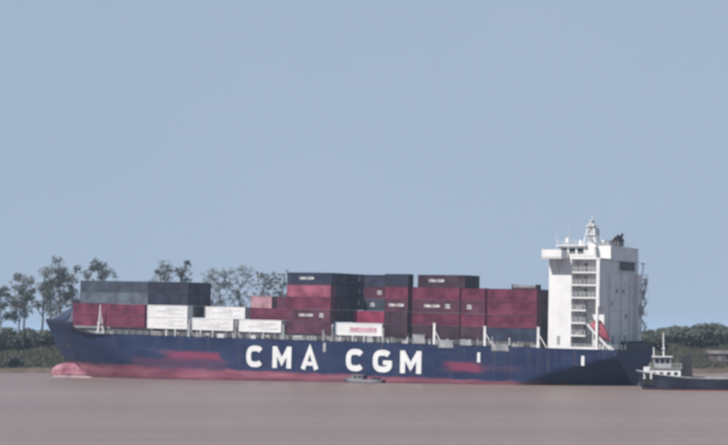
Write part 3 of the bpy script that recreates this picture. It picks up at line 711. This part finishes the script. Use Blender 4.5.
# ------------------------------------------------------------------ vegetation on the far bank
def leaves(mb, c_, rad, n, size, rg):
    for _ in range(n):
        d = Vector((rg.gauss(0, 1), rg.gauss(0, 1), rg.gauss(0, 1))).normalized() * (rg.random()**.45)
        p = Vector((c_.x+d.x*rad[0], c_.y+d.y*rad[1], c_.z+d.z*rad[2]))
        a = Vector((rg.gauss(0, 1), rg.gauss(0, 1), rg.gauss(0, .7))).normalized(); b2 = a.orthogonal().normalized()
        q = size*rg.uniform(.5, 1.2); a *= q; b2 *= q*rg.uniform(.4, .8)
        mb.quad(p-a, p-b2, p+a, p+b2)
def tree(x, y, h, cw, label, cat='tree', style='open', leaf='leaf_dark', seed=0, group='trees on the far bank', name='bank_tree'):
    rg = random.Random(seed*17+3); z0 = gz(x, y)-.2
    root = bpy.data.objects.new(name, None); C.objects.link(root); root.location = (x, y, z0); tag(root, label, cat, group)
    tk = MB(); cr_ = MB(); tips = []
    lean = Vector((rg.uniform(-.05, .05), rg.uniform(-.05, .05), 1))
    r0 = h*.016+.08; prev = Vector((0, 0, 0)); k = 6; sp = []
    top = h*(.9 if style == 'open' else .75)
    for i in range(1, k+1):
        q = Vector((lean.x*top*i/k+rg.uniform(-.25, .25), lean.y*top*i/k+rg.uniform(-.25, .25), top*i/k))
        tk.bar(prev, q, r0*(1-.85*(i-1)/k), r0*(1-.85*i/k), 6); sp.append(q); prev = q
    if style == 'open':
        nb = 11; lo = .38
    elif style == 'sparse': nb = 16; lo = .3
    else: nb = 12; lo = .22
    for i in range(nb):
        f = lo + (1-lo)*(i+rg.random()*.6)/nb; base = sp[min(k-1, max(0, int(f*k)-0))-0 if f*k < k else k-1]
        base = Vector((lean.x*top*f*.95, lean.y*top*f*.95, min(top, h*f*.86)))
        a = rg.uniform(0, 6.283); reach = cw/2*rg.uniform(.45, 1.0)*(math.sin(math.pi*min(1, max(.12, (1.08-f))))**.5 if style != 'open' else rg.uniform(.55, 1))
        tip = base + Vector((math.cos(a)*reach, math.sin(a)*reach, rg.uniform(.04, .16)*h))
        tip.z = min(tip.z, h*.93)
        mid = base.lerp(tip, .5) + Vector((0, 0, -.03*h*rg.random()))
        tk.bar(base, mid, r0*.5, r0*.36, 5); tk.bar(mid, tip, r0*.36, r0*.18, 4); tips.append((tip, mid))
    for tip, mid in tips:
        if style == 'open':
            cs = cw*rg.uniform(.17, .32)
            leaves(cr_, tip, (cs*.95, cs*.95, cs*.8), 84, .37, rg)
            for _ in range(4): leaves(cr_, tip+Vector((rg.uniform(-1, 1)*cs, rg.uniform(-1, 1)*cs, rg.uniform(-.9, .6)*cs)), (cs*.42, cs*.42, cs*.36), 18, .34, rg)
            if rg.random() < .4: leaves(cr_, mid.lerp(tip, .6)+Vector((rg.uniform(-1, 1), rg.uniform(-1, 1), .6)), (cs*.6, cs*.6, cs*.45), 50, .40, rg)
        elif style == 'sparse':
            for _ in range(6):
                d = Vector((rg.gauss(0, .5), rg.gauss(0, .5), rg.uniform(.2, 1))).normalized()*rg.uniform(.08, .16)*h
                tk.bar(tip, tip+d, r0*.10, .03, 3); leaves(cr_, tip+d, (cw*.09, cw*.09, cw*.07), 20, .30, rg)
        else:
            cs = cw*rg.uniform(.2, .3); leaves(cr_, tip, (cs, cs, cs*.72), 210, .5, rg)
    if style == 'full': leaves(cr_, Vector((0, 0, h*.72)), (cw*.36, cw*.36, h*.24), 500, .55, rg)
    tk.build('trunk', 'bark', root); cr_.build('crown', leaf, root)
    return root
def bush(x, y, h, wd, label, leaf='leaf_mid', seed=0):
    rg = random.Random(seed*31+5); root = bpy.data.objects.new('bush', None); C.objects.link(root); root.location = (x, y, gz(x, y)-.15)
    tag(root, label, 'bush', 'bushes on the far bank')
    st = MB(); lf = MB()
    for i in range(7):
        a = rg.uniform(0, 6.28); tip = Vector((math.cos(a)*wd*.35*rg.random(), math.sin(a)*wd*.35*rg.random(), h*rg.uniform(.5, .85)))
        st.bar((0, 0, 0), tip, .1, .03, 4); leaves(lf, tip, (wd*.26, wd*.26, h*.26), 110, .42, rg)
    leaves(lf, Vector((0, 0, h*.4)), (wd*.45, wd*.4, h*.4), 260, .42, rg)
    st.build('stems', 'bark', root); lf.build('foliage', leaf, root)
def at(px, y): return (px-364)/1794*y
def hgt(py, y, x): return 11.7 + (332-py)/1794*y - gz(x, y)
LEFT = [  # screen column, distance, crown top row, crown width (m), style, leaf, label
    (2, 545, 284, 5.5, 'open', 'leaf_dark', 'dark clumpy tree at the left edge of the picture, above the bank'),
    (19, 540, 284, 6.5, 'open', 'leaf_dark', 'dark clumpy tree, second from the left edge of the picture'),
    (24, 570, 266, 7, 'open', 'leaf_grey', 'thin pale tree rising behind the second dark tree from the left'),
    (42, 560, 265, 8, 'open', 'leaf_mid', 'slender open tree just left of the ship\'s bow tip'),
    (61, 545, 254, 7, 'open', 'leaf_dark', 'tall thin tree above the bow, tallest at the left'),
    (73, 575, 262, 7, 'open', 'leaf_mid', 'thin tree between the tall bow tree and the foremost containers'),
    (86, 550, 262, 6.5, 'open', 'leaf_grey', 'pale thin tree over the front of the red bow containers'),
    (101, 542, 256, 6.5, 'open', 'leaf_dark', 'tall tree with tight dark crown over the red bow containers'),
    (52, 590, 278, 9, 'sparse', 'leaf_grey', 'faint sparse tree low behind the bow trees'),
    (160, 548, 259, 9, 'open', 'leaf_dark', 'dark spreading tree over the left half of the navy containers'),
    (182, 552, 256, 5.5, 'open', 'leaf_dark', 'narrow dark tree over the right half of the navy containers'),
    (222, 555, 265, 9, 'sparse', 'leaf_grey', 'rounded see-through grey tree, left of two behind the white containers'),
    (240, 560, 268, 9, 'sparse', 'leaf_grey', 'rounded see-through grey tree, right of two behind the white containers'),
    (266, 556, 268, 5, 'sparse', 'leaf_grey', 'thin grey tree over the red containers amidships'),
    (281, 566, 270, 6, 'sparse', 'leaf_grey', 'thin grey tree touching the tall stack amidships')]
for i, (px, y, py, cw, style, leaf, lab) in enumerate(LEFT):
    y *= 1.18; x = at(px, y); tree(x, y, hgt(py, y, x), cw*1.3, lab, style=style, leaf=leaf, seed=i)
RIGHT = [
    (652, 560, 332, 8, 'leaf_mid', 'low tree beside the tugboat mast, nearest the white block'),
    (664, 575, 330, 9, 'leaf_dark', 'dark low tree just right of the tugboat mast'),
    (676, 566, 328, 8, 'leaf_mid', 'low tree directly behind the black tugboat funnel'),
    (686, 555, 330, 9, 'leaf_mid', 'round tree right of the black tugboat funnel'),
    (695, 580, 329, 9, 'leaf_dark', 'tree in the dip left of the big round tree'),
    (709, 552, 325, 12, 'leaf_dark', 'big round dark tree standing over the bank shed'),
    (724, 560, 328, 11, 'leaf_mid', 'broad tree at the right edge of the picture'),
    (738, 570, 330, 11, 'leaf_dark', 'tree mostly cut by the right edge of the picture')]
for i, (px, y, py, cw, leaf, lab) in enumerate(RIGHT):
    x = at(px, y); tree(x, y, hgt(py, y, x), cw, lab, style='full', leaf=leaf, seed=40+i)
BUSH = ['leftmost bush on the grassy bank', 'bush under the second tree from the left edge', 'bush halfway between picture edge and bow', 'bush below the slender open tree', 'bush just left of the bow', 'bush showing under the bow flare', 'low bush on the bank right above the mud']
for i, px in enumerate((-4, 9, 19, 29, 39, 50, 14)):
    y = 536+(i*7) % 13 if i < 6 else 524; x = at(px, y); bush(x, y, 5.4-(i % 3)*.5 if i < 6 else 3, 7.5, BUSH[i], 'leaf_mid' if i % 2 else 'leaf_dark', i)
BUSHR = ['bush by the tugboat mast on the right bank', 'bush behind the tugboat funnel', 'bush left of the bank shed', 'bush right of the bank shed at the picture edge', 'low bush in front of the right bank trees', 'bush at the water line right of the tugboat funnel', 'bush just left of the low shed']
for i, px in enumerate((654, 672, 690, 727, 699, 684, 703)):
    y = 530+(i*5) % 9; x = at(px, y); bush(x, y, 5.0, 8.5, BUSHR[i], 'leaf_mid' if i % 2 else 'leaf_dark', 20+i)
gr = MB(); rg = random.Random(99)
for _ in range(15000):
    x = rg.uniform(-130, -60) if rg.random() < .62 else rg.uniform(80, 125)
    y = shore(x) + 3.0 + 32*rg.random(); z = gz(x, y); h_ = rg.uniform(.4, 1.3); a = rg.uniform(0, 3.14); dx, dy = math.cos(a)*.22, math.sin(a)*.22
    lx, ly = rg.uniform(-.3, .3), rg.uniform(-.3, .3); n = len(gr.v)
    gr.v += [(x-dx, y-dy, z-.05), (x+dx, y+dy, z-.05), (x+lx, y+ly, z+h_)]; gr.f.append((n, n+1, n+2))
go = gr.build('bank_grass', 'grass_blade'); go['kind'] = 'stuff'; go['label'] = 'rough grass and reeds covering the far bank slope'; go['category'] = 'grass'
# shed on the right bank
y = 521.5; x = at(720, y); zb = gz(x, y)-.3
sd = bpy.data.objects.new('shed', None); C.objects.link(sd); sd.location = (x, y, zb)
tag(sd, 'pale low shed with dull brown roof on the right bank', 'shed')
box('wall', 'shed_wall', sd, -3.6, 5.5, -1.5, 2.5, 0, 2.4); MB().prism([(-1.9, 2.4), (2.9, 2.4), (.5, 3.4)], 'x', -4.0, 5.9).build('roof', 'shed_roof', sd)
box('door', 'steel', sd, -1.2, -.1, -1.55, -1.49, .1, 2.0)
for a in (1.2, 3.4): box('window', 'glass', sd, a, a+1.0, -1.55, -1.49, 1.0, 1.8)

# ------------------------------------------------------------------ haze
m = bpy.data.materials.new('haze_air'); m.use_nodes = True; t = m.node_tree; t.nodes.clear()
vo = t.nodes.new('ShaderNodeVolumePrincipled'); vo.inputs['Color'].default_value = (0.55, 0.74, 1.0, 1); vo.inputs['Density'].default_value = 0.00012
vo.inputs['Anisotropy'].default_value = 0.0
ou = t.nodes.new('ShaderNodeOutputMaterial'); t.links.new(vo.outputs[0], ou.inputs['Volume'])
MATS['haze_air'] = m
hzb = MB().box(-9500, 9500, -700, 14500, -7.2, 46).build('haze', 'haze_air'); hzb['kind'] = 'stuff'
